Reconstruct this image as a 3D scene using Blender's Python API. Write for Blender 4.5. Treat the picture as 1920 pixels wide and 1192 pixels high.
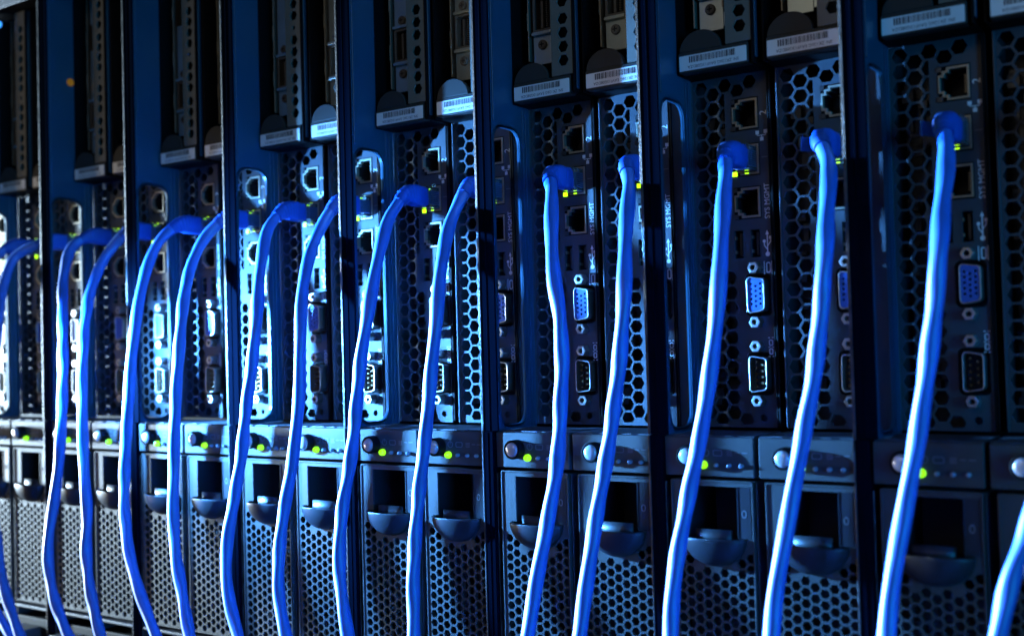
import bpy, math, random
from mathutils import Vector, Matrix
from mathutils.geometry import delaunay_2d_cdt

# ------------------------------------------------------------------ units: all numbers below are millimetres
MM = 0.001
scene = bpy.context.scene
for o in list(bpy.data.objects):
    bpy.data.objects.remove(o)
C = bpy.data.collections.new('server_room'); scene.collection.children.link(C)

# ------------------------------------------------------------------ camera
cd = bpy.data.cameras.new('camera'); cam = bpy.data.objects.new('camera', cd); C.objects.link(cam)
cd.sensor_width = 36.0
cd.lens = 36.0 * 2100.0 / 1920.0
cd.clip_start = 0.01; cd.clip_end = 60
right = Vector((0.82476605, 0.56481984, -0.02719406))
up = Vector((0.03813828, -0.00758058, 0.99924372))
fwd = Vector((-0.56418653, 0.82517943, 0.02779346))
M = Matrix((right, up, -fwd)).transposed().to_4x4()
M.translation = Vector((690.555, -490.399, 14.147)) * MM
cam.matrix_world = M
cd.dof.use_dof = True
cd.dof.focus_distance = 0.565
cd.dof.aperture_fstop = 6.8
cd.dof.aperture_blades = 7
scene.camera = cam

# ------------------------------------------------------------------ world: a dark machine room with a faint neutral glow
w = bpy.data.worlds.new('World'); scene.world = w; w.use_nodes = True
bg = w.node_tree.nodes['Background']
bg.inputs['Color'].default_value = (0.75, 0.8, 1.0, 1)
bg.inputs['Strength'].default_value = 0.02

def aim(o, target):
    d = Vector(target) * MM - o.location
    o.rotation_euler = d.to_track_quat('-Z', 'Y').to_euler()

# blue spot raking along the row from the left, a little in front of the equipment
def spot(name, loc, tgt, color, energy, size, blend, soft):
    l = bpy.data.lights.new(name, 'SPOT'); l.color = color; l.energy = energy
    l.spot_size = math.radians(size); l.spot_blend = blend; l.shadow_soft_size = soft * MM
    o = bpy.data.objects.new(name, l); C.objects.link(o); o.location = Vector(loc) * MM; aim(o, tgt); return o
def area(name, loc, tgt, color, energy, sx, sy):
    l = bpy.data.lights.new(name, 'AREA'); l.shape = 'RECTANGLE'; l.size = sx * MM; l.size_y = sy * MM
    l.color = color; l.energy = energy
    o = bpy.data.objects.new(name, l); C.objects.link(o); o.location = Vector(loc) * MM; aim(o, tgt); return o
key = spot('blue_key_light', (-12, -150, 22), (520, -40, -16), (0.085, 0.37, 1.0), 140.0, 122, 1.0, 4)
key.scale = (1.0, 0.47, 1.0)      # slot-shaped beam: wide along the row, narrow in height
area('aisle_light', (-2200, -350, 10), (400, -60, -20), (0.58, 0.80, 1.0), 400.0, 70, 400)
area('warm_aisle_light', (-900, -620, -260), (0, 0, -90), (1.0, 0.82, 0.56), 3.0, 200, 200)
area('blue_side_light', (1750, -740, 60), (150, 0, 40), (0.01, 0.40, 1.0), 9.5, 400, 500)
area('room_light', (420, -1150, 520), (330, 0, 60), (1.0, 0.90, 0.76), 0.6, 500, 300)

scene.view_settings.view_transform = 'Standard'
scene.view_settings.look = 'None'
scene.view_settings.exposure = 0
scene.view_settings.gamma = 1
scene.render.engine = 'CYCLES'
scene.cycles.max_bounces = 8

# ------------------------------------------------------------------ materials
def mat(name, color, rough=0.5, metal=0.0, bump=0.0, bscale=1500, spec=0.5, emit=None, estr=0, var=0.0, vscale=60,
        trans=0, coat=0, sparkle=0.0):
    m = bpy.data.materials.new(name); m.use_nodes = True
    nt = m.node_tree; b = nt.nodes['Principled BSDF']
    b.inputs['Base Color'].default_value = (*color, 1)
    b.inputs['Roughness'].default_value = rough
    b.inputs['Metallic'].default_value = metal
    b.inputs['Specular IOR Level'].default_value = spec
    if trans: b.inputs['Transmission Weight'].default_value = trans
    if coat:
        b.inputs['Coat Weight'].default_value = coat; b.inputs['Coat Roughness'].default_value = 0.12
    tc = nt.nodes.new('ShaderNodeTexCoord')
    if emit:
        b.inputs['Emission Color'].default_value = (*emit, 1)
        b.inputs['Emission Strength'].default_value = estr
    if bump:
        n = nt.nodes.new('ShaderNodeTexNoise'); n.inputs['Scale'].default_value = bscale
        n.inputs['Detail'].default_value = 3
        nt.links.new(tc.outputs['Object'], n.inputs['Vector'])
        bm = nt.nodes.new('ShaderNodeBump'); bm.inputs['Strength'].default_value = bump
        bm.inputs['Distance'].default_value = 0.0003
        nt.links.new(n.outputs['Fac'], bm.inputs['Height'])
        nt.links.new(bm.outputs['Normal'], b.inputs['Normal'])
        if sparkle:
            r = nt.nodes.new('ShaderNodeMapRange')
            r.inputs['From Min'].default_value = 0.3; r.inputs['From Max'].default_value = 0.7
            r.inputs['To Min'].default_value = rough - sparkle; r.inputs['To Max'].default_value = rough + sparkle
            nt.links.new(n.outputs['Fac'], r.inputs['Value'])
            nt.links.new(r.outputs['Result'], b.inputs['Roughness'])
    if var:
        n2 = nt.nodes.new('ShaderNodeTexNoise'); n2.inputs['Scale'].default_value = vscale
        n2.inputs['Detail'].default_value = 5
        nt.links.new(tc.outputs['Object'], n2.inputs['Vector'])
        cr = nt.nodes.new('ShaderNodeMapRange')
        cr.inputs['From Min'].default_value = 0.25; cr.inputs['From Max'].default_value = 0.75
        cr.inputs['To Min'].default_value = 1 - var; cr.inputs['To Max'].default_value = 1 + var
        nt.links.new(n2.outputs['Fac'], cr.inputs['Value'])
        mx = nt.nodes.new('ShaderNodeVectorMath'); mx.operation = 'SCALE'
        mx.inputs[0].default_value = color
        nt.links.new(cr.outputs['Result'], mx.inputs['Scale'])
        nt.links.new(mx.outputs[0], b.inputs['Base Color'])
    return m

m_face = mat('textured_dark_steel', (0.068, 0.075, 0.088), 0.56, 0.12, 0.6, 2200, 0.25, var=0.12, sparkle=0.12)
m_plast = mat('textured_charcoal_plastic', (0.062, 0.060, 0.057), 0.6, 0.0, 0.6, 2200, 0.22, var=0.1, sparkle=0.1)
m_wall = mat('satin_dark_blue_grey_steel', (0.02, 0.095, 0.165), 0.34, 0.3, 0.08, 300, 0.5, var=0.1, vscale=25)
m_flange = mat('black_flange_paint', (0.0015, 0.003, 0.007), 0.9, 0.0, 0.0, 900, 0.0)
m_edge = mat('worn_dark_edge', (0.10, 0.10, 0.10), 0.4, 0.7, 0.8, 700, 0.4, var=0.6, vscale=150)
m_black = mat('matt_black', (0.004, 0.004, 0.005), 0.6, 0.0, 0.2, 1200, 0.12)
m_in = mat('dark_interior', (0.008, 0.008, 0.009), 0.7)
m_inb = mat('interior_board', (0.05, 0.055, 0.06), 0.4, 0.5, var=0.4, vscale=120)
m_strip = mat('grey_painted_strip', (0.15, 0.135, 0.11), 0.6, 0.0, 0.35, 1800, var=0.1)
m_tab = mat('pull_tab_plastic', (0.035, 0.033, 0.030), 0.6, 0.0, 0.35, 2000, 0.3)
m_chrome = mat('bright_nickel', (0.58, 0.58, 0.58), 0.42, 1.0, 0.1, 800)
m_gold = mat('port_shield_metal', (0.40, 0.35, 0.27), 0.55, 0.8, 0.15, 900)
m_bracket = mat('galvanised_bracket', (0.62, 0.70, 0.66), 0.38, 0.9, 0.1, 500, var=0.15)
m_pin = mat('gold_pin', (0.85, 0.62, 0.35), 0.25, 1.0)
m_vga = mat('blue_connector_plastic', (0.03, 0.12, 0.45), 0.5)
m_print = mat('white_print', (0.85, 0.86, 0.88), 0.6)
m_dim = mat('faint_grey_print', (0.17, 0.17, 0.18), 0.6)
m_label = mat('white_paper_label', (0.82, 0.82, 0.82), 0.55, 0, 0.1, 600, var=0.05)
m_ink = mat('black_ink', (0.03, 0.03, 0.035), 0.6)
m_cable = mat('blue_cable_jacket', (0.025, 0.175, 0.74), 0.42, 0, 0.25, 400, 0.9, var=0.16, vscale=70)
m_boot = mat('blue_rubber_boot', (0.006, 0.09, 0.50), 0.5, 0, 0.1, 900)
m_clear = mat('clear_plug_plastic', (0.55, 0.75, 0.9), 0.08, 0, spec=0.5, trans=0.85)
m_tang = mat('blue_plug_tang', (0.05, 0.25, 0.6), 0.2, 0, trans=0.4)
m_led = mat('green_led', (0.2, 0.6, 0.02), 0.3, emit=(0.30, 1.0, 0.0), estr=1.3)
m_ledport = mat('yellow_green_led', (0.4, 0.7, 0.05), 0.3, emit=(0.42, 1.0, 0.005), estr=2.6)
m_ledoff = mat('unlit_led', (0.30, 0.34, 0.40), 0.15, 0, coat=1)
m_btn = mat('pale_button_cap', (0.72, 0.68, 0.70), 0.2, 0.3, coat=1)
m_cup = mat('moulded_finger_cup', (0.025, 0.026, 0.032), 0.4, 0.0, 0.25, 1600, 0.35)
m_band = mat('brushed_latch_steel', (0.07, 0.072, 0.076), 0.45, 0.9, var=0.3, vscale=200)
m_backdrop = mat('backdrop_glow', (0.9, 0.9, 0.9), 0.5, emit=(1.0, 0.97, 0.94), estr=1.0)
m_bluelamp = mat('blue_lamp_glow', (0.1, 0.4, 1), 0.5, emit=(0.05, 0.35, 1.0), estr=1.5)
m_amber = mat('amber_reflection_glow', (0.8, 0.3, 0.02), 0.3, emit=(1.0, 0.28, 0.01), estr=0.10)

# ------------------------------------------------------------------ mesh building
class MB:
    def __init__(s): s.v = []; s.f = []; s.m = []
    def add(s, vs, fs, mi=0):
        n = len(s.v); s.v += [tuple(p) for p in vs]
        s.f += [tuple(i + n for i in f) for f in fs]; s.m += [mi] * len(fs)
    def box(s, x0, x1, y0, y1, z0, z1, mi=0):
        vs = [(x0,y0,z0),(x1,y0,z0),(x1,y1,z0),(x0,y1,z0),(x0,y0,z1),(x1,y0,z1),(x1,y1,z1),(x0,y1,z1)]
        s.add(vs, [(0,3,2,1),(4,5,6,7),(0,1,5,4),(1,2,6,5),(2,3,7,6),(3,0,4,7)], mi)
    def prism(s, poly, y0, y1, mi=0, front=True, back=True, scale_front=1.0):
        """poly: list of (x,z) counter-clockwise seen from the viewer (-y side); y0 = near face, y1 = far face"""
        n = len(poly); cx = sum(p[0] for p in poly)/n; cz = sum(p[1] for p in poly)/n
        a = [(cx+(x-cx)*scale_front, y0, cz+(z-cz)*scale_front) for x, z in poly]
        b = [(x, y1, z) for x, z in poly]
        fs = [(i, i+n, (i+1) % n + n, (i+1) % n) for i in range(n)]
        if front: fs.append(tuple(range(n)))
        if back: fs.append(tuple(range(2*n-1, n-1, -1)))
        s.add(a+b, fs, mi)
    def cup(s, poly, y0, y1, mi=0):
        """a pocket: walls facing inwards and a floor at y1"""
        n = len(poly)
        vs = [(x, y0, z) for x, z in poly] + [(x, y1, z) for x, z in poly]
        fs = [(i, (i+1) % n, (i+1) % n + n, i+n) for i in range(n)] + [tuple(range(n, 2*n))]
        s.add(vs, fs, mi)
    def ring(s, outer, inner, y0, y1, mi=0):
        n = len(outer)
        vs = [(x,y0,z) for x,z in outer]+[(x,y0,z) for x,z in inner]+[(x,y1,z) for x,z in outer]+[(x,y1,z) for x,z in inner]
        fs = []
        for i in range(n):
            j = (i+1) % n
            fs += [(i,j,n+j,n+i), (i,2*n+i,2*n+j,j), (n+i,n+j,3*n+j,3*n+i)]
        s.add(vs, fs, mi)
    def lathe(s, cx, cz, prof, seg=20, mi=0, cap=True):
        """prof: list of (radius, y) from back to front"""
        vs = []; fs = []
        for r, y in prof:
            for i in range(seg):
                a = 2*math.pi*i/seg; vs.append((cx+r*math.cos(a), y, cz+r*math.sin(a)))
        for k in range(len(prof)-1):
            for i in range(seg):
                j = (i+1) % seg
                fs.append((k*seg+i, k*seg+j, (k+1)*seg+j, (k+1)*seg+i))
        if cap: fs.append(tuple((len(prof)-1)*seg+i for i in range(seg)))
        s.add(vs, fs, mi)
    def mesh(s, name, mats, smooth=False):
        me = bpy.data.meshes.new(name)
        me.from_pydata([(x*MM, y*MM, z*MM) for x, y, z in s.v], [], s.f)
        for m in mats: me.materials.append(m)
        for p, mi in zip(me.polygons, s.m): p.material_index = mi; p.use_smooth = smooth
        me.update(); return me
    def build(s, name, mats, parent=None, smooth=False, bevel=0, label=None):
        if not isinstance(mats, (list, tuple)): mats = [mats]
        me = s.mesh(name, mats, smooth)
        o = bpy.data.objects.new(name, me); C.objects.link(o)
        if parent is not None: o.parent = parent
        if bevel:
            b = o.modifiers.new('bevel', 'BEVEL'); b.width = bevel*MM; b.segments = 2; b.limit_method = 'ANGLE'
            b.angle_limit = math.radians(40)
        if label: o['label'] = label
        return o

def thing(name, loc=(0,0,0), label=None, cat=None, group=None):
    o = bpy.data.objects.new(name, None); C.objects.link(o); o.location = Vector(loc)*MM
    o.empty_display_size = 0.01
    if label: o['label'] = label
    if cat: o['category'] = cat
    if group: o['group'] = group
    return o
def tag(o, label, cat, group=None):
    o['label'] = label; o['category'] = cat
    if group: o['group'] = group
    return o
KIDS = {}
def kids(o): return [c for c in list(C.objects) if c.parent == o]
def copy_tree(o, parent=None):
    c = o.copy(); C.objects.link(c)
    if parent is not None: c.parent = parent
    if o.name not in KIDS: KIDS[o.name] = kids(o)
    for ch in KIDS[o.name]: copy_tree(ch, c)
    return c

# polygons in the x-z plane, counter-clockwise
def rect(x0, x1, z0, z1): return [(x0,z0),(x1,z0),(x1,z1),(x0,z1)]
def rrect(x0, x1, z0, z1, r, seg=5):
    pts = []
    for cx, cz, a0 in ((x1-r, z0+r, -90), (x1-r, z1-r, 0), (x0+r, z1-r, 90), (x0+r, z0+r, 180)):
        for i in range(seg+1):
            a = math.radians(a0 + 90*i/seg); pts.append((cx+r*math.cos(a), cz+r*math.sin(a)))
    return pts
def ngon(cx, cz, r, n=6, a0=0): return [(cx+r*math.cos(math.radians(a0+360*i/n)), cz+r*math.sin(math.radians(a0+360*i/n))) for i in range(n)]
def clip(poly, x=None, keep='<', z=None):
    def inside(p):
        if x is not None: return p[0] <= x if keep == '<' else p[0] >= x
        return p[1] <= z if keep == '<' else p[1] >= z
    out = []
    for i in range(len(poly)):
        a, b = poly[i], poly[(i+1) % len(poly)]
        ia, ib = inside(a), inside(b)
        if ia: out.append(a)
        if ia != ib:
            t = ((x - a[0])/(b[0]-a[0])) if x is not None else ((z - a[1])/(b[1]-a[1]))
            out.append((a[0]+t*(b[0]-a[0]), a[1]+t*(b[1]-a[1])))
    return out
def poly_area(p): return 0.5*sum(p[i][0]*p[(i+1)%len(p)][1]-p[(i+1)%len(p)][0]*p[i][1] for i in range(len(p)))
def pin(pt, poly):
    x, z = pt; c = False
    for i in range(len(poly)):
        (x1,z1),(x2,z2) = poly[i], poly[(i+1) % len(poly)]
        if (z1 > z) != (z2 > z) and x < (x2-x1)*(z-z1)/(z2-z1)+x1: c = not c
    return c
def plate(mb, outer, holes, y0, y1, mi=0):
    """flat plate with real openings: front at y0, back at y1 (y0 < y1)"""
    co = []; ed = []
    for loop in [outer]+holes:
        n = len(co); co += [Vector(p) for p in loop]
        ed += [(n+i, n+(i+1) % len(loop)) for i in range(len(loop))]
    vs, es, fs, *_ = delaunay_2d_cdt(co, ed, [], 0, 1e-4)
    keep = []
    hb = [(min(p[0] for p in h), max(p[0] for p in h), min(p[1] for p in h), max(p[1] for p in h), h) for h in holes]
    for f in fs:
        c = (sum(vs[i][0] for i in f)/3, sum(vs[i][1] for i in f)/3)
        if not pin(c, outer): continue
        if any(b[0] <= c[0] <= b[1] and b[2] <= c[1] <= b[3] and pin(c, b[4]) for b in hb): continue
        a, b_, d = (vs[i] for i in f)
        if (b_[0]-a[0])*(d[1]-a[1])-(b_[1]-a[1])*(d[0]-a[0]) < 0: f = f[::-1]
        keep.append(tuple(f))
    n = len(vs)
    V = [(v[0], y0, v[1]) for v in vs] + [(v[0], y1, v[1]) for v in vs]
    F = list(keep) + [tuple(i+n for i in f[::-1]) for f in keep]
    cnt = {}
    for f in keep:
        for i in range(3): cnt[(f[i], f[(i+1) % 3])] = 1
    for (a, b) in cnt:
        if (b, a) not in cnt: F.append((a, a+n, b+n, b))
    mb.add(V, F, mi)
FONT = None
def text_mesh(s, size, cx, cz, rot, y, mi=0, mb=None, flip=False):
    """lettering as real thin geometry lying on the plane y; rot in degrees in the x-z plane"""
    cu = bpy.data.curves.new('t', 'FONT'); cu.body = s; cu.size = size; cu.align_x = 'CENTER'; cu.align_y = 'CENTER'
    cu.resolution_u = 3
    o = bpy.data.objects.new('t', cu); scene.collection.objects.link(o)
    dg = bpy.context.evaluated_depsgraph_get(); me = bpy.data.meshes.new_from_object(o.evaluated_get(dg))
    a = math.radians(rot); ca, sa = math.cos(a), math.sin(a)
    vs = [(cx + v.co.x*ca - v.co.y*sa, y, cz + v.co.x*sa + v.co.y*ca) for v in me.vertices]
    fs = [tuple(p.vertices) for p in me.polygons]
    mb.add(vs, fs, mi)
    bpy.data.objects.remove(o); bpy.data.curves.remove(cu); bpy.data.meshes.remove(me)
def bar(mb, x0, z0, x1, z1, w, y, mi=0, t=0.08):
    dx, dz = x1-x0, z1-z0; L = math.hypot(dx, dz); nx, nz = -dz/L*w/2, dx/L*w/2
    mb.prism([(x0-nx, z0-nz), (x1-nx, z1-nz), (x1+nx, z1+nz), (x0+nx, z0+nz)], y, y+t, mi)

P = 92.96          # spacing of the double-width bays
NB, NC = -2.5, 40.2   # where the two nodes of a bay start
ORD = ['first', 'second', 'third', 'fourth', 'fifth', 'sixth', 'seventh', 'eighth', 'ninth', 'tenth', 'eleventh',
       'twelfth', 'thirteenth', 'fourteenth', 'fifteenth', 'sixteenth', 'seventeenth']
SLOTS = [('C', -2)] + [(s, k) for k in range(-1, 7) for s in 'BC']     # left to right
def slot_x(s, k): return k*P + (NB if s == 'B' else NC)

# ================================================================== enclosure
def tag_s(o): o['kind'] = 'structure'; return o
b = MB(); b.box(-330, 900, 40, 42, -330, 300); tag_s(b.build('background', m_black))
top = thing('top_cover', (0, 0, 0), 'black steel cover running over the tops of all the bays', 'cover')
b = MB(); b.box(-330, 900, -38, 40, 273, 275.5); b.build('cover_plate', m_black, top, bevel=0.3)
b = MB(); b.box(-330, 900, -38.5, -37.5, 267, 275.5); b.build('front_lip', m_face, top, bevel=0.3)

def divider(k, label):
    t = thing('divider_panel', (k*P, 0, 0), label, 'divider panel', 'steel divider panels between the bays')
    # upright sheet with a tall rounded cable window, drawn in the depth/height plane
    q = MB(); plate(q, rect(-36, -1.9, -26, 272), [rrect(-34.6, -12, -23.5, 126, 7)], -2.4, -1.4)
    q.v = [(y, x, z) for (x, y, z) in q.v]
    q.build('side_sheet', m_wall, t)
    q = MB(); q.ring(rrect(-35.6, -10.4, -25, 127.6, 8.2), rrect(-34.7, -11.9, -23.6, 126.1, 7.1), -1.4, -0.7)
    q.v = [(y, x, z) for (x, y, z) in q.v]
    q.build('window_rim', m_wall, t, bevel=0.25)
    q = MB()
    for y0, y1, h in ((-8.8, -8.0, 0.7), (-6.2, -4.6, 0.9)):
        q.box(-1.4, -1.4+h, y0, y1, -25, 138)
    q.box(-1.4, -0.6, -35, -33.6, 128.5, 270)
    q.build('stiffening_rib', m_wall, t, bevel=0.25)
    q = MB(); q.box(-14.3, -2.5, 0.1, 1.1, -25, 139); q.build('mounting_lip', m_face, t)
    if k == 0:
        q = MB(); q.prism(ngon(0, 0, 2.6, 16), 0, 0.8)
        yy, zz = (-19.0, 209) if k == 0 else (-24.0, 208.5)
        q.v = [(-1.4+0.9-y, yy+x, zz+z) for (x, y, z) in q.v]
        q.build('amber_reflection', m_amber, t)  # faintly emissive disc, imitates an amber reflection on the sheet
    q = MB(); q.box(-10.6, -1.4, -37.2, -36.0, -26, 272); q.box(-6.6, -5.9, -37.5, -37.22, -26, 272); q.build('front_flange', m_flange, t, bevel=0.3)
    q = MB(); q.box(-11.3, -10.6, -37.4, -30, -26, 272); q.box(-10.5, -9.9, -37.6, -37.22, -26, 272)
    q.build('return_edge', m_edge, t, bevel=0.3)
    q = MB(); q.box(-10.8, -5.2, -36.6, 0, -330, -26.3); q.box(-8.4, -7.8, -36.9, -36.62, -330, -27); q.build('lower_post', m_flange, t, bevel=0.4)
    q = MB(); q.box(-11.7, -10.8, -36.9, -30, -330, -26.3); q.box(-4.9, -4.4, -34.5, -20, -330, -47)
    q.build('post_edge', m_edge, t, bevel=0.3)
    return t
DIV = {-1: 'steel divider panel at the extreme left edge of the picture',
       0: 'steel divider panel nearest the white corner, with a pale out-of-focus edge',
       1: 'second divider panel from the left, in front of the second dangling cable',
       2: 'third divider panel from the left, its cable window showing an empty port',
       3: 'divider panel left of the sharpest bay, with three ports seen through its window',
       4: 'middle-right divider panel whose window frames the cropped words of a management port',
       5: 'divider panel whose window frames a lit figure two and a clear trident symbol',
       6: 'rightmost divider panel, with a bright blue sparkling front edge'}
for k in range(-1, 7): divider(k, DIV[k])

# ================================================================== server node (prototype, later copied)
PORTS = [120.3, 99.0, 79.0]
PX = 27.5
def stepped(o):   # opening of a modular jack seen from the front, latch side to the left; o = outward offset
    hx = [(PX+4.9+o, -6.0-o), (PX+4.9+o, 6.0+o), (PX-2.3-o, 6.0+o), (PX-2.3-o, 4.6+o), (PX-4.1-o, 4.6+o), (PX-4.1-o, 2.9+o),
          (PX-5.9-o*0.8, 2.9+o), (PX-5.9-o*0.8, -2.9-o), (PX-4.1-o, -2.9-o), (PX-4.1-o, -4.6-o), (PX-2.3-o, -4.6-o), (PX-2.3-o, -6.0-o)]
    return hx
def shift(poly, dz, dx=0): return [(x+dx, z+dz) for x, z in poly]
def dshape(cx, cz, w, hl, hr, r, seg=4):
    pts = []
    cs = [((cx+w/2-r, cz-hr+r), -90, 80), ((cx+w/2-r, cz+hr-r), -10+10, 100), ((cx-w/2+r, cz+hl-r+(hl-hl)), 100, 80), ((cx-w/2+r, cz-hl+r), 180, 80)]
    for (x, z), a0, da in cs:
        for i in range(seg+1):
            a = math.radians(a0+da*i/seg); pts.append((x+r*math.cos(a), z+r*math.sin(a)))
    return pts
def face_holes():
    hs = []
    for i in range(6):
        cx = 5.2 + 6.1*i
        for j in range(26):
            cz = 135.2 - 6.97*j - (3.485 if i % 2 else 0)
            if cz < -23: continue
            if cz > 130: lim = 33.5
            elif cz > 72: lim = 17.2
            elif cz > 50: lim = 14.0
            elif cz > -15: lim = 21.4
            else: lim = 27.5
            h = ngon(cx, cz, 3.46)
            if cx-3.46 >= lim: continue
            if cx+3.46 > lim: h = clip(h, x=lim)
            if len(h) < 3 or abs(poly_area(h)) < 7: continue
            if cz > 130 and i > 1: 
                h = clip(h, z=129.2, keep='>')
                if cz < 133 and i == 5: continue
            h = clip(h, z=138.2)
            h = clip(h, z=-23.6, keep='>')
            if len(h) >= 3 and abs(poly_area(h)) > 5: hs.append(h)
    return hs
def make_node():
    t = thing('server_node', (0, 0, 0), 'server node', 'server', 'server nodes standing side by side in the rack')
    # face with real openings
    holes = face_holes()
    for z in PORTS: holes.append(rect(PX-7.0, PX+6.3, z-7.6, z+7.6))
    for x in (22.2, 30.4): holes.append(rect(x-2.7, x+2.7, 53, 66.8))
    holes.append(rrect(24.6, 37.2, 26.2, 45.9, 2.4)); holes.append(rrect(24.6, 37.2, -10.2, 9.6, 2.4))
    holes.append(ngon(31.8, -20.6, 1.7, 12))
    b = MB(); plate(b, rect(0.4, 38.2, -25, 139.3), holes, 0, 1.1)
    b.build('perforated_face', m_face, t)
    b = MB(); b.box(0.2, 1.1, -1.5, -0.02, -25, 139); b.box(0.3, 1.1, 1.12, 24, -25, 139); b.build('left_edge', m_face, t, bevel=0.25)
    b = MB(); b.box(38.4, 39.1, -1.4, 24, -25, 139); b.box(39.12, 40.0, -0.6, 24, -25, 139)
    for z0, z1 in ((-24, -6), (2, 7), (10, 24), (28, 32), (36, 60), (66, 138)): b.box(39.3, 40.3, -1.3, -0.62, z0, z1)
    b.build('right_edge', m_black, t, bevel=0.25)
    # inside, behind the perforations
    b = MB(); b.box(1.2, 38.3, 22, 24, -25, 139); 
    random.seed(4)
    for i in range(46):
        x = random.uniform(3, 16); z = random.uniform(-22, 132); y = random.uniform(7, 16)
        b.box(x, x+random.uniform(1, 5), y, y+3, z, z+random.uniform(1, 8))
    b.build('inner_board', m_inb, t)
    # modular jacks
    for z in PORTS:
        b = MB(); plate(b, rect(PX-6.95, PX+6.25, z-7.55, z+7.55), [shift(stepped(1.0), z)], 0.1, 1.0)
        p = b.build('network_port', m_black, t)
        b = MB(); b.ring(shift(stepped(1.0), z), shift(stepped(0), z), -0.45, 2.0); b.build('port_shield', m_gold, p, bevel=0.12)
        b = MB(); b.cup(shift(stepped(0.02), z), 1.9, 13)
        b.build('port_cavity', m_in, p)
        b = MB()
        for i in range(8): b.box(PX+2.9, PX+4.7, 4, 10, z-3.7+i*1.0, z-3.3+i*1.0)
        b.build('contacts', m_gold, p)
        b = MB(); b.box(PX-7.2, PX-4.9, -0.5, 0.05, z-7.3, z-5.2)
        on = (z == PORTS[1])
        b.build('link_light', m_ledport if on else m_inb, p)
        b = MB(); b.box(PX-7.2, PX-5.2, -0.4, 0.05, z+5.3, z+7.2)
        b.build('link_light', m_ledport if on else m_inb, p)
        if on:
            b = MB(); b.box(PX-0.9, PX+0.9, -0.7, -0.5, z-6.6, z-6.2); b.box(PX-1.2, PX+0.4, -0.7, -0.5, z+6.3, z+6.7)
            b.build('plug_glint', m_ledport, p)  # emissive slivers drawn in for the link light's reflection in the clear plug
    for x in (22.2, 30.4):
        b = MB(); b.ring(rect(x-2.65, x+2.65, 53.05, 66.75), rect(x-2.2, x+2.2, 53.5, 66.3), -0.15, 1.5)
        p = b.build('usb_port', m_face, t)
        b = MB(); b.cup(rect(x-2.25, x+2.25, 53.45, 66.35), 1.4, 12); b.build('port_cavity', m_in, p)
        b = MB(); b.box(x-0.2, x+1.0, 1.8, 11, 54.6, 65.2); b.build('tongue', m_inb, p)
        b = MB()
        for z in (56.5, 63.0): b.box(x-1.9, x-1.6, 0.3, 3.5, z-0.7, z+0.7)
        b.build('spring_contact', m_gold, p)
    # video and serial connectors
    for nm, z in (('video_port', 36.0), ('serial_port', -0.3)):
        cx = 31.4
        b = MB(); b.cup(rrect(24.5, 37.3, z-9.8, z+9.8, 2.4), 1.05, 2.2); b.ring(rrect(24.9, 36.9, z-9.4, z+9.4, 2.4), rrect(25.4, 36.4, z-8.9, z+8.9, 2.1), 0.3, 2.1)
        p = b.build(nm, m_black, t)
        b = MB(); b.ring(dshape(cx, z, 8.6, 8.4, 7.6, 2.0), dshape(cx, z, 7.6, 7.9, 7.1, 1.7), -4.8, 2.0)
        b.build('metal_shell', m_chrome, p, bevel=0.15)
        if nm == 'video_port':
            b = MB(); hs = []
            for c, (dx, n, z0) in enumerate(((-2.2, 5, 5.0), (0, 5, 4.2), (2.2, 5, 5.0))):
                for i in range(5): hs.append(ngon(cx+dx, z + (5.0 if c != 1 else 4.0) - i*2.3 + (0.0 if c != 1 else 0.0), 0.62, 8))
            plate(b, dshape(cx, z, 7.5, 7.8, 7.0, 1.6), hs, -4.3, 1.0)
            b.build('socket_insert', m_vga, p)
        else:
            b = MB(); b.cup(dshape(cx, z, 7.5, 7.8, 7.0, 1.6), 1.9, 2.1); b.build('socket_cavity', m_in, p)
            b = MB()
            for dx, n in ((-1.4, 5), (1.5, 4)):
                for i in range(n):
                    b.lathe(cx+dx, z + (n-1)*1.38 - i*2.76, [(0.6, 2.0), (0.6, -3.4), (0.3, -4.0)], 8)
            b.build('pins', m_pin, p, smooth=False)
    for z in (48.5, 23.5, 12.4, -12.6):
        b = MB(); b.lathe(30.5, z, [(2.9, 0.0), (2.9, -4.4), (2.6, -4.8), (1.35, -4.8), (1.25, -4.6), (1.25, -2.0)], 6, cap=False)
        b.prism(ngon(30.5, z, 1.3), -2.0, -1.5, 1)
        b.build('jack_screw', [m_chrome, m_in], t, bevel=0.12)
    # printing
    def mark(fn, m=m_print):
        q = MB(); fn(q); q.build('printed_marking', m, t)
    Y = -0.12
    mark(lambda q: text_mesh('2', 4.6, 36.2, 119.8, 90, Y, 0, q))
    mark(lambda q: text_mesh('1', 4.2, 36.3, 99.4, 90, Y, 0, q), m_dim)
    mark(lambda q: text_mesh('SYS MGMT', 3.5, 36.7, 79.0, 90, Y, 0, q))
    def net(q):
        for dx, dz in ((-2.0, 1.5), (2.0, 1.7), (0.1, -1.6)): q.box(35.0+dx-0.85, 35.0+dx+0.85, Y, Y+0.08, 109.4+dz-0.85, 109.4+dz+0.85)
        bar(q, 33.2, 109.5, 37.0, 109.5, 0.35, Y-0.02); bar(q, 33.0, 110.4, 33.0, 109.5, 0.35, Y-0.02); bar(q, 37, 110.4, 37, 109.5, 0.35, Y-0.02)
        bar(q, 35.1, 109.5, 35.1, 108.4, 0.35, Y-0.02)
    mark(net)
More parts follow.
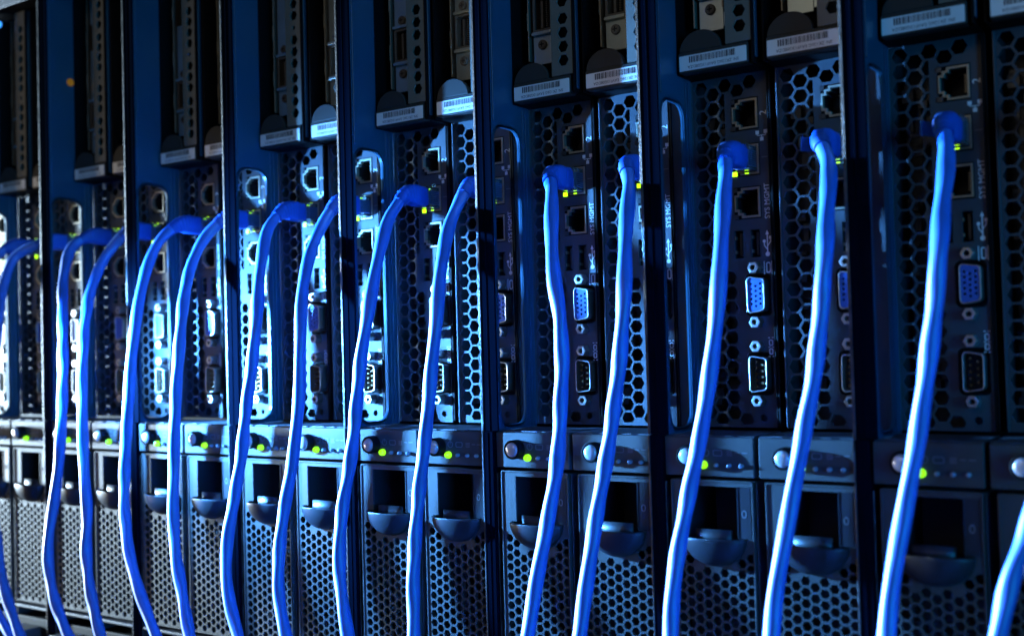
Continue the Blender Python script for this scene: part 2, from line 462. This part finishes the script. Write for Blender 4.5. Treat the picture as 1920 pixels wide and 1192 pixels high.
    def usb(q):
        x = 36.2
        bar(q, x, 54.6, x, 64.2, 0.5, Y); q.prism(ngon(x, 54.6, 1.1, 10), Y-0.03, Y)
        q.prism([(x-0.9, 63.6), (x+0.9, 63.6), (x, 65.6)], Y-0.03, Y)
        bar(q, x, 56.6, x-1.5, 58.6, 0.45, Y-0.02); bar(q, x-1.5, 58.6, x-1.5, 60.2, 0.45, Y-0.02); q.prism(ngon(x-1.5, 60.6, 0.8, 8), Y-0.05, Y-0.02)
        bar(q, x, 58.2, x+1.5, 60.2, 0.45, Y-0.02); bar(q, x+1.5, 60.2, x+1.5, 61.4, 0.45, Y-0.02); q.box(x+0.8, x+2.2, Y-0.05, Y-0.02, 61.4, 62.8)
    mark(usb)
    def mon(q):
        q.ring(rrect(35.2, 37.4, 45.9, 50.9, 0.8), rrect(35.7, 36.9, 46.5, 50.3, 0.4), Y, Y+0.08)
        bar(q, 34.3, 45.4, 34.3, 51.4, 0.4, Y); bar(q, 37.9, 45.4, 37.9, 51.4, 0.4, Y)
    mark(mon)
    def ser(q):
        for zc in (9.9, 13.9):
            q.ring(rrect(35.3, 37.3, zc-1.4, zc+1.4, 0.7), rrect(35.75, 36.85, zc-0.95, zc+0.95, 0.4), Y, Y+0.08)
        for zc in (7.6, 11.9, 16.2):
            bar(q, 35.0, zc, 35.9, zc, 0.45, Y); bar(q, 36.7, zc, 37.6, zc, 0.45, Y)
    mark(ser)
    # expansion bay above
    b = MB(); hs = []
    for z in (156.7, 163.6, 170.6, 177.5, 186.3, 193.2, 200.1, 214.7, 221.6, 228.5, 235.4, 244.2, 251.1, 258.0): hs.append(ngon(33.2, z, 3.15))
    hs.append(ngon(33.2, 207.4, 1.5))
    plate(b, rect(26.4, 38.6, 149.5, 271), hs, -18, -17)
    b.box(26.4, 27.2, -16.98, -9, 149.5, 271)
    p = b.build('vented_strip', m_strip, t)
    b = MB(); b.box(27.3, 38.5, -12, -11, 149.5, 271); b.build('strip_backing', m_in, p)
    b = MB(); b.box(0.4, 1.2, -16, 24, 139.4, 271.5); b.box(38.7, 39.4, -18.2, 24, 139.4, 271.5)
    b.box(1.25, 38.65, 22, 24, 139.4, 271.5); b.box(1.25, 38.65, -12, 21.9, 138.2+1.3, 140.3)
    b.build('bay_walls', m_black, t)
    b = MB(); b.box(39.5, 40.2, -16.5, -14, 142, 271); b.build('bay_edge', m_wall, t, bevel=0.2)
    b = MB()
    b.box(9.6, 21.6, -8, -7.2, 159.5, 174.4); b.box(21.62, 24.5, -8, -7.2, 161.0, 167.5)
    b.prism(rrect(9.9, 21.4, 174.45, 176.2, 0.5), -10.5, -7, 0)
    b.box(9.6, 22.4, -8, -7.2, 196.8, 232)
    b.prism(rrect(9.9, 21.4, 195.0, 196.7, 0.5), -10.5, -7, 0)
    b.box(9.6, 22.4, -8, -7.2, 250, 268)
    p = b.build('card_bracket', m_bracket, t, bevel=0.25)
    b = MB(); b.ring(rect(10.2, 21.8, 176.4, 194.8), rect(11.6, 20.6, 177.6, 193.6), -9.2, -5)
    b.box(14.2, 15.6, -7.6, -6, 178.5, 192.6)
    for i in range(12): b.box(17.2, 18.2, -7.7, -6.5, 179+i*1.15, 179.5+i*1.15)
    b.build('card_connector', m_strip, p, bevel=0.1)
    b = MB(); b.box(10.3, 21.7, -4.9, -3, 176.5, 194.7); b.build('connector_cavity', m_in, p)
    for z in (169.6, 199.6):
        b = MB(); b.lathe(15.4, z, [(2.5, -8.0), (2.5, -9.0), (2.0, -9.5)], 16)
        b.box(14.1, 16.7, -9.62, -9.55, z-0.3, z+0.3, 1); b.box(15.1, 15.7, -9.66, -9.63, z-1.3, z+1.3, 1)
        b.build('screw', [m_strip, m_in], p)
    b = MB(); b.box(7.2, 7.9, -9.6, -3, 162, 271); b.box(22.9, 23.6, -12.5, -8.5, 168.6, 271)
    for z in (178, 206, 236): b.box(7.0, 7.19, -9.8, -6, z, z+9)
    b.build('guide_rail', m_gold, t, bevel=0.15)
    # pull tab with its paper label
    b = MB(); b.prism(rrect(2.6, 37.0, 139.6, 149.2, 0.9, 3), -17.6, -2.2)
    dome = [(13.6+10.4*math.cos(math.radians(a)), 149.21+9.4*math.sin(math.radians(a))) for a in range(0, 181, 9)]
    b.prism(dome, -17.6, -14.6)
    p = b.build('pull_tab', m_tab, t, bevel=0.35)
    b = MB(); b.prism(rrect(3.2, 36.2, 140.5, 147.5, 0.3, 2), -17.85, -17.62); lb = b.build('paper_label', m_label, p)
    return t, p, lb
NODE, TAB, LABEL = make_node()
# the printing on the paper label shares the label's mesh
def label_print():
    b = MB(); random.seed(11); x = 8.2
    while x < 30.6:
        wd = random.choice([0.22, 0.22, 0.4, 0.6]); b.box(x, x+wd, -17.9, -17.86, 144.0, 146.9); x += wd + random.choice([0.22, 0.25, 0.42])
    text_mesh('SN: ZK126G EAVF13G08DZA', 2.0, 20.0, 142.1, 180, -17.9, 0, b)
    me = b.mesh('barcode', [m_ink])
    lm = LABEL.data; lm.materials.append(m_ink)
    n = len(lm.vertices)
    vs = [tuple(v.co) for v in lm.vertices] + [tuple(v.co) for v in me.vertices]
    fs = [tuple(p.vertices) for p in lm.polygons] + [tuple(i+n for i in p.vertices) for p in me.polygons]
    mi = [0]*len(lm.polygons) + [1]*len(me.polygons)
    new = bpy.data.meshes.new('paper_label'); new.from_pydata(vs, [], fs)
    new.materials.append(m_label); new.materials.append(m_ink)
    for p, i in zip(new.polygons, mi): p.material_index = i
    LABEL.data = new
label_print()

# ================================================================== power module below each node (prototype)
def make_power():
    t = thing('power_module', (0, 0, 0), 'power module', 'power module', 'power modules under the server nodes')
    b = MB(); b.box(-1.7, 40.5, -35, -1, -44.0, -26.8); cp = b.build('control_panel', m_plast, t, bevel=0.5)
    b = MB(); b.box(-1.5, 40.3, -33.5, -2, -26.75, -26.2)
    for x0, x1 in ((4, 9), (13, 22), (27, 30)): b.box(x0, x1, -34.2, -33.52, -26.6, -25.9)
    b.build('top_gasket', m_face, cp, bevel=0.15)
    b = MB(); b.lathe(10.6, -34.9, [(4.7, -35.0), (4.7, -39.2), (4.4, -39.9), (3.9, -40.1), (3.7, -39.4), (3.7, -38.6)], 28, cap=False)
    b.build('button_collar', m_black, cp, smooth=True)
    b = MB(); b.lathe(10.6, -34.9, [(3.6, -38.6), (3.5, -39.8), (2.8, -40.5), (1.5, -40.9), (0.5, -41.0)], 24)
    b.build('power_button', m_btn, cp, smooth=True)
    b = MB(); b.lathe(17.2, -38.9, [(1.8, -35.0), (1.8, -36.2), (1.45, -37.2), (0.9, -37.7), (0.3, -37.8)], 16)
    lamp = b.build('status_light', m_led, cp, smooth=True)
    for x in (23.2, 29.2, 34.9):
        b = MB(); b.lathe(x, -38.9, [(1.05, -35.0), (1.05, -36.0), (0.8, -36.8), (0.3, -37.1)], 12)
        b.build('small_light', m_ledoff, cp, smooth=True)
    b = MB(); Y = -35.15
    b.ring(ngon(18.2, -33.6, 1.7, 16), ngon(18.2, -33.6, 1.35, 16), Y, Y+0.1); bar(b, 18.2, -33.4, 18.2, -31.4, 0.35, Y-0.02)
    b.ring(rrect(21.6, 26, -35.0, -32.2, 0.8), rrect(22.0, 25.6, -34.6, -32.6, 0.5), Y, Y+0.1)
    for i in range(4): bar(b, 28.0, -34.6+i*0.65, 30.6, -34.6+i*0.65, 0.3, Y)
    bar(b, 31.8, -33.3, 34.0, -33.3, 0.4, Y); bar(b, 35, -33.3, 37.6, -33.3, 0.4, Y)
    b.build('printed_symbols', m_dim, cp)
    # door with window, finger cup and honeycomb
    cx, zr, rx, rz = 21.3, -70.2, 14.0, 11.6
    arc = [(cx+rx*math.cos(math.radians(a)), zr+rz*math.sin(math.radians(a))) for a in range(180, 361, 12)]
    win = [(9.2, -48.2), (9.2, zr)] + arc + [(32.2, zr), (32.2, -48.2)]
    hs = [win]
    for i in range(9):
        x = 5.0 + 4.07*i
        for j in range(20):
            z = -78.6 - 4.7*j - (2.35 if i % 2 else 0)
            if z < -149.3: continue
            ex, ez = (x-cx)/(rx+3.2), (z-zr)/(rz+3.3)
            if ex*ex+ez*ez < 1: continue
            hs.append(ngon(x, z, 2.12))
    b = MB(); plate(b, rect(1.2, 39.4, -152, -45.8), hs, -35, -33.8)
    b.box(1.2, 2.2, -33.78, -2, -152, -45.8); b.box(38.4, 39.4, -33.78, -2, -152, -45.8)
    b.box(2.22, 38.38, -33.78, -2, -46.8, -45.8); b.box(2.22, 38.38, -33.78, -2, -152, -151)
    d = b.build('front_door', m_plast, t)
    b = MB(); b.ring(rrect(0.9, 39.7, -152.3, -45.5, 1.0), rrect(1.6, 39.0, -151.6, -46.3, 0.8), -35.5, -34.4); b.build('door_edge', m_plast, d, bevel=0.2)
    b = MB(); b.cup([(9.3, -74), (32.1, -74), (32.1, -48.3), (9.3, -48.3)], -33.7, -6); b.cup(rect(6, 37, -84, -73.9), -33.7, -24)
    b.build('window_recess', m_in, d)
    b = MB(); random.seed(9); b.box(3, 37.6, -23, -22, -150, -86)
    for i in range(40):
        x = random.uniform(4, 34); z = random.uniform(-148, -90); b.box(x, x+random.uniform(1, 4), -29-random.random()*1.5, -23.1, z, z+random.uniform(1, 7))
    b.build('inner_fan_grille', m_inb, d)
    b = MB(); b.box(32.6, 38.2, -35.25, -35.05, -70.0, -48.0); b.box(32.25, 32.6, -35.5, -33, -70, -48); b.box(38.22, 38.5, -35.5, -35.05, -70, -48)
    s = b.build('side_strip', m_cup, d)
    b = MB(); b.ring([(35.4+1.15*math.cos(a*math.pi/10), -59.6+1.7*math.sin(a*math.pi/10)) for a in range(20)],
                     [(35.4+0.75*math.cos(a*math.pi/10), -59.6+1.2*math.sin(a*math.pi/10)) for a in range(20)], -35.4, -35.27)
    b.build('printed_zero', m_dim, d)
    # cup: quarter ellipsoid, open at the top
    vs = []; fs = []; NA, NBB = 24, 10
    for j in range(NBB+1):
        be = math.pi/2*j/NBB
        for i in range(NA+1):
            al = math.pi*i/NA
            vs.append((cx+(rx+0.6)*math.sin(be)*math.cos(al), -35.0-8.0*math.cos(be), zr-(rz+0.6)*math.sin(be)*math.sin(al)))
    for j in range(NBB):
        for i in range(NA):
            a = j*(NA+1)+i; fs.append((a, a+NA+1, a+NA+2, a+1))
    b = MB(); b.add(vs, fs); c = b.build('finger_cup', m_cup, d, smooth=True)
    so = c.modifiers.new('solid', 'SOLIDIFY'); so.thickness = 0.9*MM; so.offset = 0
    b = MB(); n = 14
    vs = []; fs = []
    for i in range(n+1):
        a = math.pi*(0.12+0.76*i/n); x = cx-1-9.5*math.cos(a); y = -32.0-4.5*math.sin(a)
        vs += [(x, y, -75), (x, y, -67.6+0.8*math.sin(a))]
    for i in range(n): fs.append((2*i, 2*i+2, 2*i+3, 2*i+1))
    b.add(vs, fs); l = b.build('steel_latch', m_band, d, smooth=True)
    so = l.modifiers.new('solid', 'SOLIDIFY'); so.thickness = 0.5*MM
    b = MB(); b.box(0.2, 0.7, -34, -8, -330, -46); b.box(40.0, 40.5, -33, -8, -330, -46); b.build('slide_rail', m_face, t, bevel=0.1)
    b = MB(); b.box(1.2, 39.4, -36.5, -5, -156.4, -154.6); b.build('lower_lip', m_face, t, bevel=0.5)
    return t, lamp
POWER, PLAMP = make_power()
def make_foot():
    t = thing('cable_tray_bracket', (0, 0, 0), 'bracket', 'bracket', 'dark brackets under the power modules')
    b = MB(); b.box(9, 30, -46, -6, -215, -168); b.box(10, 29, -47.5, -45.9, -170.2, -167.6); b.build('bracket_box', m_plast, t, bevel=0.8)
    b = MB(); b.box(-1, 41, -34, -4, -176, -163); b.build('cross_bar', m_black, t, bevel=0.5)
    b = MB(); b.lathe(19, -181, [(1.5, -46), (1.4, -47.2), (0.6, -47.8)], 12); b.build('indicator', m_ledoff, t, smooth=True)
    return t
FOOT = make_foot()

def where(i):
    return ORD[i]
look_node = {
 ('C', -2): 'server node cut off by the left picture edge, its label out of view',
 ('B', -1): 'leftmost server node whose paper label is still in view, blurred by the pale edge',
 ('C', -1): 'blurred server node seen through the first cable window, its cable arching to the left',
 ('B', 0): 'blurred server node behind the second cable, with a dim brownish vent strip',
 ('C', 0): 'server node behind the third cable, its label cut by the second divider panel',
 ('B', 1): 'brightly lit server node behind the fourth cable, with pale blue connector area',
 ('C', 1): 'server node behind the fifth cable, its blue-lit tab half hidden by a divider',
 ('B', 2): 'server node behind the sixth cable, with the ribbed plug boot reaching far to the left',
 ('C', 2): 'narrowly visible server node behind the seventh cable, left of the sharpest bay',
 ('B', 3): 'sharp server node with half its label shaded blue and half yellowish white',
 ('C', 3): 'server node with pale bracket and two screws above its tab, left of the dark bay',
 ('B', 4): 'dark server node with sharp lavender video socket and readable management lettering',
 ('C', 4): 'server node with a glowing blue honeycomb behind a teal shaded cable',
 ('B', 5): 'dark server node with clear figure two, right of the narrow bright divider window',
 ('C', 5): 'dark server node with a beige bracket at the top edge and a large white label',
 ('B', 6): 'blurred dark server node with blue video socket behind the thickest cable',
 ('C', 6): 'dark honeycomb server node cut off by the right picture edge'}
for i, (s, k) in enumerate(SLOTS):
    o = NODE if i == 0 else copy_tree(NODE)
    o.location = Vector((slot_x(s, k), 0, 0))*MM
    o['label'] = look_node[(s, k)]
    q = POWER if i == 0 else copy_tree(POWER)
    q.location = Vector((slot_x(s, k)+(1.6 if s == 'C' else 0.0), 0, 0))*MM
    g = FOOT if i == 0 else copy_tree(FOOT)
    g.location = Vector((slot_x(s, k), 0, 0))*MM
    if i == 0:
        nm = 'at the extreme left picture edge'
        q['label'] = 'power module cut off by the left edge of the picture'
        g['label'] = 'dark bracket hidden beyond the lower left corner'
    else:
        q['label'] = {1: 'brownish power module in the left corner, first from the left with a visible grille',
            2: 'brownish blurred power module, left of the first divider post',
            }.get(i, f'{"brightly lit" if 4 <= i <= 10 else "beige tinted" if i == 3 else "shadowed"} power module with finger cup, {where(i-1)} from the left')
        g['label'] = f'dark bracket below the {where(i-1)} power module from the left'

# ================================================================== cables
CABLES = {
    'C-1': [(-25.0, 0.0, 99.0), (-25.0, -12.0, 99.0), (-25.0, -24.0, 98.5), (-46.0, -34.0, 89.6), (-43.3, -44.8, 70.2), (-32.7, -55.9, 43.6), (-26.6, -63.6, 7.3), (-30.6, -64.0, -28.7), (-31.5, -64.0, -64.7), (-19.3, -68.0, -99.2), (-3.6, -72.0, -132.2), (19.7, -75.7, -160.4), (35.2, -77.6, -174.1)],
    'B-1': [(-67.7, 0.0, 99.0), (-67.7, -12.0, 99.0), (-67.7, -24.0, 98.5), (-69.3, -34.0, 92.0), (-71.2, -43.2, 75.6), (-60.0, -56.1, 44.6), (-52.6, -63.6, 7.5), (-55.5, -64.0, -29.2), (-57.7, -64.0, -65.9), (-46.3, -68.0, -101.1), (-28.0, -71.6, -131.1), (-8.7, -74.0, -149.7), (14.2, -76.0, -163.7), (35.2, -77.6, -174.1)],
    'B0': [(25.3, 0.0, 99.0), (25.3, -12.0, 99.0), (25.3, -24.0, 98.5), (21.1, -34.0, 91.5), (26.5, -44.4, 73.4), (44.2, -58.0, 40.7), (52.2, -63.9, 6.5), (49.7, -64.0, -27.4), (46.8, -64.0, -47.8), (43.5, -65.2, -71.5), (40.8, -68.0, -95.0), (43.4, -70.4, -114.5), (53.6, -73.0, -134.8), (70.8, -75.6, -153.6), (84.7, -77.2, -164.4)],
    'C0': [(68.0, 0.0, 99.0), (68.0, -12.0, 99.0), (68.0, -24.0, 98.5), (57.4, -34.0, 83.1), (59.4, -47.0, 60.9), (65.2, -56.1, 40.0), (71.8, -63.6, 6.3), (72.0, -64.0, -27.0), (72.9, -64.0, -53.6), (78.4, -66.4, -79.4), (81.7, -69.6, -104.9), (89.4, -72.4, -126.3), (102.7, -75.6, -149.8), (110.8, -77.2, -161.0)],
    'B1': [(118.3, 0.0, 99.0), (118.3, -12.0, 99.0), (118.3, -24.0, 98.5), (114.3, -34.0, 90.2), (113.6, -43.8, 74.7), (118.6, -55.3, 51.0), (121.4, -62.5, 25.0), (119.1, -64.0, -0.6), (115.8, -64.0, -26.3), (113.1, -64.0, -52.0), (115.6, -66.4, -77.2), (123.8, -69.6, -101.5), (136.3, -72.4, -121.7), (154.3, -75.6, -143.5), (164.4, -77.2, -153.9)],
    'C1': [(161.0, 0.0, 99.0), (161.0, -12.0, 99.0), (161.0, -24.0, 98.5), (154.3, -34.0, 87.1), (154.7, -45.7, 68.7), (159.5, -55.3, 49.0), (163.9, -62.5, 23.9), (162.2, -64.0, -0.8), (160.0, -64.0, -25.6), (158.4, -64.0, -50.3), (160.2, -66.4, -74.6), (165.8, -69.6, -98.1), (173.8, -72.4, -118.0), (183.4, -75.6, -140.0), (188.1, -77.2, -150.8)],
    'B2': [(211.2, 0.0, 99.0), (211.2, -12.0, 99.0), (211.2, -24.0, 98.5), (209.7, -34.0, 88.9), (217.0, -47.6, 67.6), (224.6, -57.7, 45.9), (227.2, -63.4, 22.2), (224.4, -64.0, 4.7), (219.4, -64.0, -18.7), (215.8, -64.0, -39.3), (210.9, -65.2, -62.9), (208.2, -68.4, -86.1), (209.1, -70.8, -103.1), (214.4, -73.2, -119.5), (222.9, -75.6, -135.3), (228.5, -77.2, -145.5)],
    'C2': [(253.9, 0.0, 99.0), (253.9, -12.0, 99.0), (253.9, -24.0, 98.5), (250.0, -34.0, 84.0), (252.8, -46.7, 65.3), (257.7, -57.1, 44.3), (262.0, -63.2, 21.3), (261.7, -64.0, -1.3), (258.6, -64.0, -23.9), (254.0, -64.0, -46.7), (250.2, -66.4, -69.2), (249.3, -69.2, -88.6), (250.5, -71.6, -104.9), (253.7, -73.6, -118.1), (259.3, -75.6, -130.9), (263.4, -77.2, -140.9)],
    'B3': [(304.2, 0.0, 99.0), (304.2, -12.0, 99.0), (304.2, -24.0, 98.5), (302.1, -34.0, 87.4), (305.0, -46.1, 70.2), (308.5, -56.7, 50.1), (308.8, -62.7, 30.9), (305.0, -64.0, 9.3), (301.5, -64.0, -12.4), (297.9, -64.0, -34.2), (294.0, -64.0, -50.6), (292.1, -66.4, -66.7), (292.4, -68.8, -82.6), (294.1, -71.2, -98.2), (297.8, -73.2, -110.8), (302.8, -75.6, -125.6), (306.1, -77.2, -135.3)],
    'C3': [(346.9, 0.0, 99.0), (346.9, -12.0, 99.0), (346.9, -24.0, 98.5), (346.0, -34.0, 87.0), (347.7, -44.8, 72.5), (352.2, -57.1, 50.3), (354.0, -63.2, 29.2), (351.3, -64.0, 8.6), (348.4, -64.0, -12.1), (345.0, -64.0, -32.9), (342.0, -64.8, -53.6), (341.6, -68.0, -73.9), (342.3, -71.2, -93.8), (343.8, -73.6, -108.5), (345.4, -75.6, -120.5), (346.7, -77.2, -130.0)],
    'B4': [(397.2, 0.0, 99.0), (397.2, -12.0, 99.0), (397.2, -24.0, 98.5), (403.8, -34.0, 88.0), (413.5, -50.9, 64.3), (420.6, -60.5, 43.7), (425.0, -63.9, 26.6), (425.5, -64.0, 7.4), (424.0, -64.0, -11.6), (422.6, -64.0, -28.4), (419.8, -64.0, -45.2), (417.3, -67.2, -63.9), (414.5, -70.4, -82.6), (412.3, -73.2, -98.8), (410.9, -75.6, -112.6), (410.0, -77.2, -121.7)],
    'C4': [(439.9, 0.0, 99.0), (439.9, -12.0, 99.0), (439.9, -24.0, 98.5), (446.0, -34.0, 87.5), (452.2, -50.1, 66.1), (456.8, -60.9, 44.0), (456.8, -64.0, 25.4), (454.6, -64.0, 7.0), (451.3, -64.0, -11.5), (447.8, -64.0, -30.1), (443.9, -64.8, -48.7), (441.6, -68.0, -66.9), (439.9, -71.2, -84.9), (438.5, -73.6, -98.3), (437.7, -75.6, -109.4), (437.1, -77.2, -118.2)],
    'B5': [(490.1, 0.0, 99.0), (490.1, -12.0, 99.0), (490.1, -24.0, 98.5), (493.5, -34.0, 86.1), (498.7, -50.9, 64.4), (501.3, -60.5, 45.8), (500.8, -64.0, 28.1), (498.3, -64.0, 10.7), (495.1, -64.0, -6.8), (491.4, -64.0, -24.5), (486.9, -64.0, -42.2), (484.2, -67.2, -59.6), (481.8, -70.4, -76.8), (481.0, -73.2, -91.6), (481.0, -75.6, -104.1), (481.0, -77.2, -112.4)],
    'C5': [(532.8, 0.0, 99.0), (532.8, -12.0, 99.0), (532.8, -24.0, 98.5), (539.3, -34.0, 87.7), (544.1, -52.5, 64.7), (545.6, -61.3, 47.1), (544.8, -64.0, 30.4), (542.6, -64.0, 13.9), (539.9, -64.0, -2.7), (536.1, -64.0, -19.3), (531.6, -64.0, -40.3), (529.0, -67.2, -56.7), (526.6, -70.4, -73.0), (525.0, -73.2, -87.0), (524.3, -75.6, -98.9), (523.7, -77.2, -106.8)],
    'B6': [(583.1, 0.0, 99.0), (583.1, -12.0, 99.0), (583.1, -24.0, 98.5), (586.2, -34.0, 85.4), (588.1, -51.7, 64.7), (588.5, -60.9, 48.1), (587.6, -64.0, 32.3), (585.5, -64.0, 16.7), (583.0, -64.0, 1.1), (580.4, -64.0, -14.6), (577.3, -64.0, -30.4), (574.1, -66.0, -48.1), (571.5, -69.2, -63.4), (569.6, -72.4, -78.6), (568.4, -75.6, -93.6), (567.8, -77.2, -101.0)],
    'C6': [(625.8, 0.0, 99.0), (625.8, -12.0, 99.0), (625.8, -24.0, 98.5), (631.0, -34.0, 78.0), (632.5, -59.2, 46.7), (630.9, -64.0, 18.9), (626.9, -64.0, -8.6), (621.5, -64.0, -32.7), (615.7, -68.0, -54.7), (611.9, -70.4, -65.6), (608.6, -73.2, -78.3), (606.7, -75.6, -89.0), (605.7, -77.2, -96.0)],
}
def catmull(pts, n=8):
    pts = [Vector(p) for p in pts]; P_ = [pts[0]*2-pts[1]] + pts + [pts[-1]*2-pts[-2]]
    out = []
    for i in range(1, len(P_)-2):
        p0, p1, p2, p3 = P_[i-1:i+3]
        t0 = 0; t1 = t0+(p1-p0).length**0.5; t2 = t1+(p2-p1).length**0.5; t3 = t2+(p3-p2).length**0.5
        for k in range(n):
            t = t1+(t2-t1)*k/n
            a1 = p0*((t1-t)/(t1-t0))+p1*((t-t0)/(t1-t0)); a2 = p1*((t2-t)/(t2-t1))+p2*((t-t1)/(t2-t1)); a3 = p2*((t3-t)/(t3-t2))+p3*((t-t2)/(t3-t2))
            b1 = a1*((t2-t)/(t2-t0))+a2*((t-t0)/(t2-t0)); b2 = a2*((t3-t)/(t3-t1))+a3*((t-t1)/(t3-t1))
            out.append(b1*((t2-t)/(t2-t1))+b2*((t-t1)/(t2-t1)))
    out.append(pts[-1]); return out
def resample(pts, step):
    out = [pts[0]]; acc = 0
    for a, b_ in zip(pts, pts[1:]):
        L = (b_-a).length; 
        while acc+L >= step and L > 1e-6:
            t = (step-acc)/L; a = a+(b_-a)*t; out.append(a); L = (b_-a).length; acc = 0
        acc += L
    return out
def sweep(mb, pts, prof, seg=16, cap=True):
    """prof(s, a) -> (offset across, offset along the side) for arc length s and angle a"""
    side = Vector((1, 0, 0)); vs = []; s = 0; prev = None
    for i, p in enumerate(pts):
        d = (pts[min(i+1, len(pts)-1)]-pts[max(i-1, 0)]).normalized()
        if prev is None: side = Vector((1, 0, 0))
        side = (side-d*side.dot(d)).normalized(); u = d.cross(side)
        if i: s += (p-pts[i-1]).length
        for j in range(seg):
            a = 2*math.pi*j/seg; x, z = prof(s, a); vs.append(tuple(p+side*x+u*z))
        prev = d
    fs = []
    n = len(pts)
    for i in range(n-1):
        for j in range(seg):
            k = (j+1) % seg; fs.append((i*seg+j, i*seg+k, (i+1)*seg+k, (i+1)*seg+j))
    if cap: fs.append(tuple(range(seg))); fs.append(tuple((n-1)*seg+j for j in range(seg-1, -1, -1)))
    mb.add(vs, fs)
CLAB = {
 'B-1': 'blue network cable leaving by the left picture edge under a dark plug boot',
 'C-1': 'leftmost blue cable arching out from behind the first divider panel',
 'B0': 'blue cable swinging down right of the first divider panel, bowing left near the bottom',
 'C0': 'blue cable rising to the second divider panel edge, third hanging cable from the left',
 'B1': 'blue cable crossing the second divider panel, ending with a long sweep to the right',
 'C1': 'blue cable whose top touches the third divider panel, running left of the bright ports',
 'B2': 'blue cable with a long ribbed boot and clear plug in the middle-left bay',
 'C2': 'blue cable whose top touches the fourth divider panel, with a teal shaded middle',
 'B3': 'blue cable with ribbed boot and lit green plug in the sharpest bay',
 'C3': 'blue cable running over the finger cup just left of the dark bay',
 'B4': 'blue cable bulging to the right, just left of the sharp video socket',
 'C4': 'blue cable with a teal shaded upper half in front of the glowing honeycomb',
 'B5': 'blue cable beside a bright green status light, teal shaded at its lower part',
 'C5': 'thick glaring blue cable in front of the second-last bay edge',
 'B6': 'thickest glaring blue cable, the last one whose plug is in view',
 'C6': 'blurred blue cable cut off in the lower right corner'}
for ci, (cid, ctrl) in enumerate(CABLES.items()):
    k = int(cid[1:]); x0 = ctrl[0][0]
    e1, e0 = Vector(ctrl[-1]), Vector(ctrl[-2]); dd = (e1-e0).normalized()
    ctrl = list(ctrl)+[tuple(e1+dd*45+Vector((0, 2, -6))), tuple(e1+dd*90+Vector((0, 8, -40)))]   # carries on below the picture
    t = thing('network_cable', (x0, 0, 99), CLAB[cid], 'network cable', 'blue network cables hanging in front of the nodes')
    org = Vector((x0, 0, 99))
    path = [p-org for p in catmull(ctrl)]
    path = resample(path, 1.6)
    random.seed(ci*7+3); ph = random.uniform(0, 6); amp = random.uniform(0.15, 0.26)
    start = [i for i, p in enumerate(path) if p.y < -16][0]
    def prof(s, a, ph=ph, amp=amp):
        tw = s/9.5+ph+0.9*math.sin(s/31.0+ph)
        r = 3.25+amp*math.cos(2*(a-tw))+0.10*math.sin(s/6.3+ph)
        return r*math.cos(a), r*math.sin(a)
    b = MB(); sweep(b, path[start:], prof, 18); b.build('cord', m_cable, t, smooth=True)
    # boot: starts wide at the plug, ribbed, narrows to a collar that follows the bend
    i0 = [i for i, p in enumerate(path) if p.y < -9][0]
    dense = resample([p for p in path[i0:i0+22]], 0.5)
    L = 21.0; dense = dense[:int(L/0.5)]
    def bprof(s, a):
        t_ = min(1, s/L); sm = max(0, (s-8)/(L-8)); sm = sm*sm*(3-2*sm)
        wx = 4.2*(1-sm)+3.6*sm; wz = 5.7*(1-sm)+3.7*sm
        if 5 < s < 18: 
            rib = 0.22*math.sin(s*2*math.pi/2.0); wx += rib; wz += rib
        ca, sa = math.cos(a), math.sin(a); e = 0.55*(1-sm)+1.0*sm
        return wx*math.copysign(abs(ca)**e, ca), wz*math.copysign(abs(sa)**e, sa)
    b = MB(); sweep(b, dense, bprof, 28); b.build('boot', m_boot, t, smooth=True)
    b = MB(); b.prism(rrect(-2.6, 4.6, -5.7, 5.7, 0.5, 3), -9.5, 6); p = b.build('plug', m_clear, t)
    b = MB()
    for i in range(8): b.box(1.0, 3.9, -6, 5, -3.7+i, -3.4+i)
    b.box(-2.0, 0.4, -8.0, 2, -3.6, 3.6)
    b.build('wire_ends', m_vga, p)
    if cid in ('C5', 'B6'):
        b = MB(); b.add([(-4.7,-12,-3),(-4.7,-12,3),(-9.5,-22,3),(-9.5,-22,-3),(-4.0,-12.6,-3),(-4.0,-12.6,3),(-8.8,-22.6,3),(-8.8,-22.6,-3)],
                        [(0,1,2,3),(7,6,5,4),(0,3,7,4),(1,5,6,2),(0,4,5,1),(3,2,6,7)])
        b.build('release_tang', m_tang, t)

# ================================================================== glowing backdrop beyond the rack, small blue lamps
b = MB(); b.prism(rect(-700, 700, -450, 450), -10, 10)
lamp = b.build('glowing_backdrop', m_backdrop)  # emissive panel added to stand in for the pale, out-of-focus room background
lamp.location = Vector((-3300, 1500, 1700))*MM
tag(lamp, 'pale out-of-focus glowing backdrop in the upper left corner', 'backdrop')
for (x, y, z, r, lab) in ((-78, -24, 263, 2.2, 'blurred small blue light under the cover, right of the white corner'), (-98, -24, 263, 2.0, 'blurred small blue light at the left picture edge under the cover')):
    b = MB(); b.lathe(0, 0, [(r, 0), (r, -1.5), (r*0.5, -2.6)], 14); o = b.build('indicator_lamp', m_bluelamp, smooth=True)
    o.location = Vector((x, y, z))*MM; tag(o, lab, 'indicator lamp')
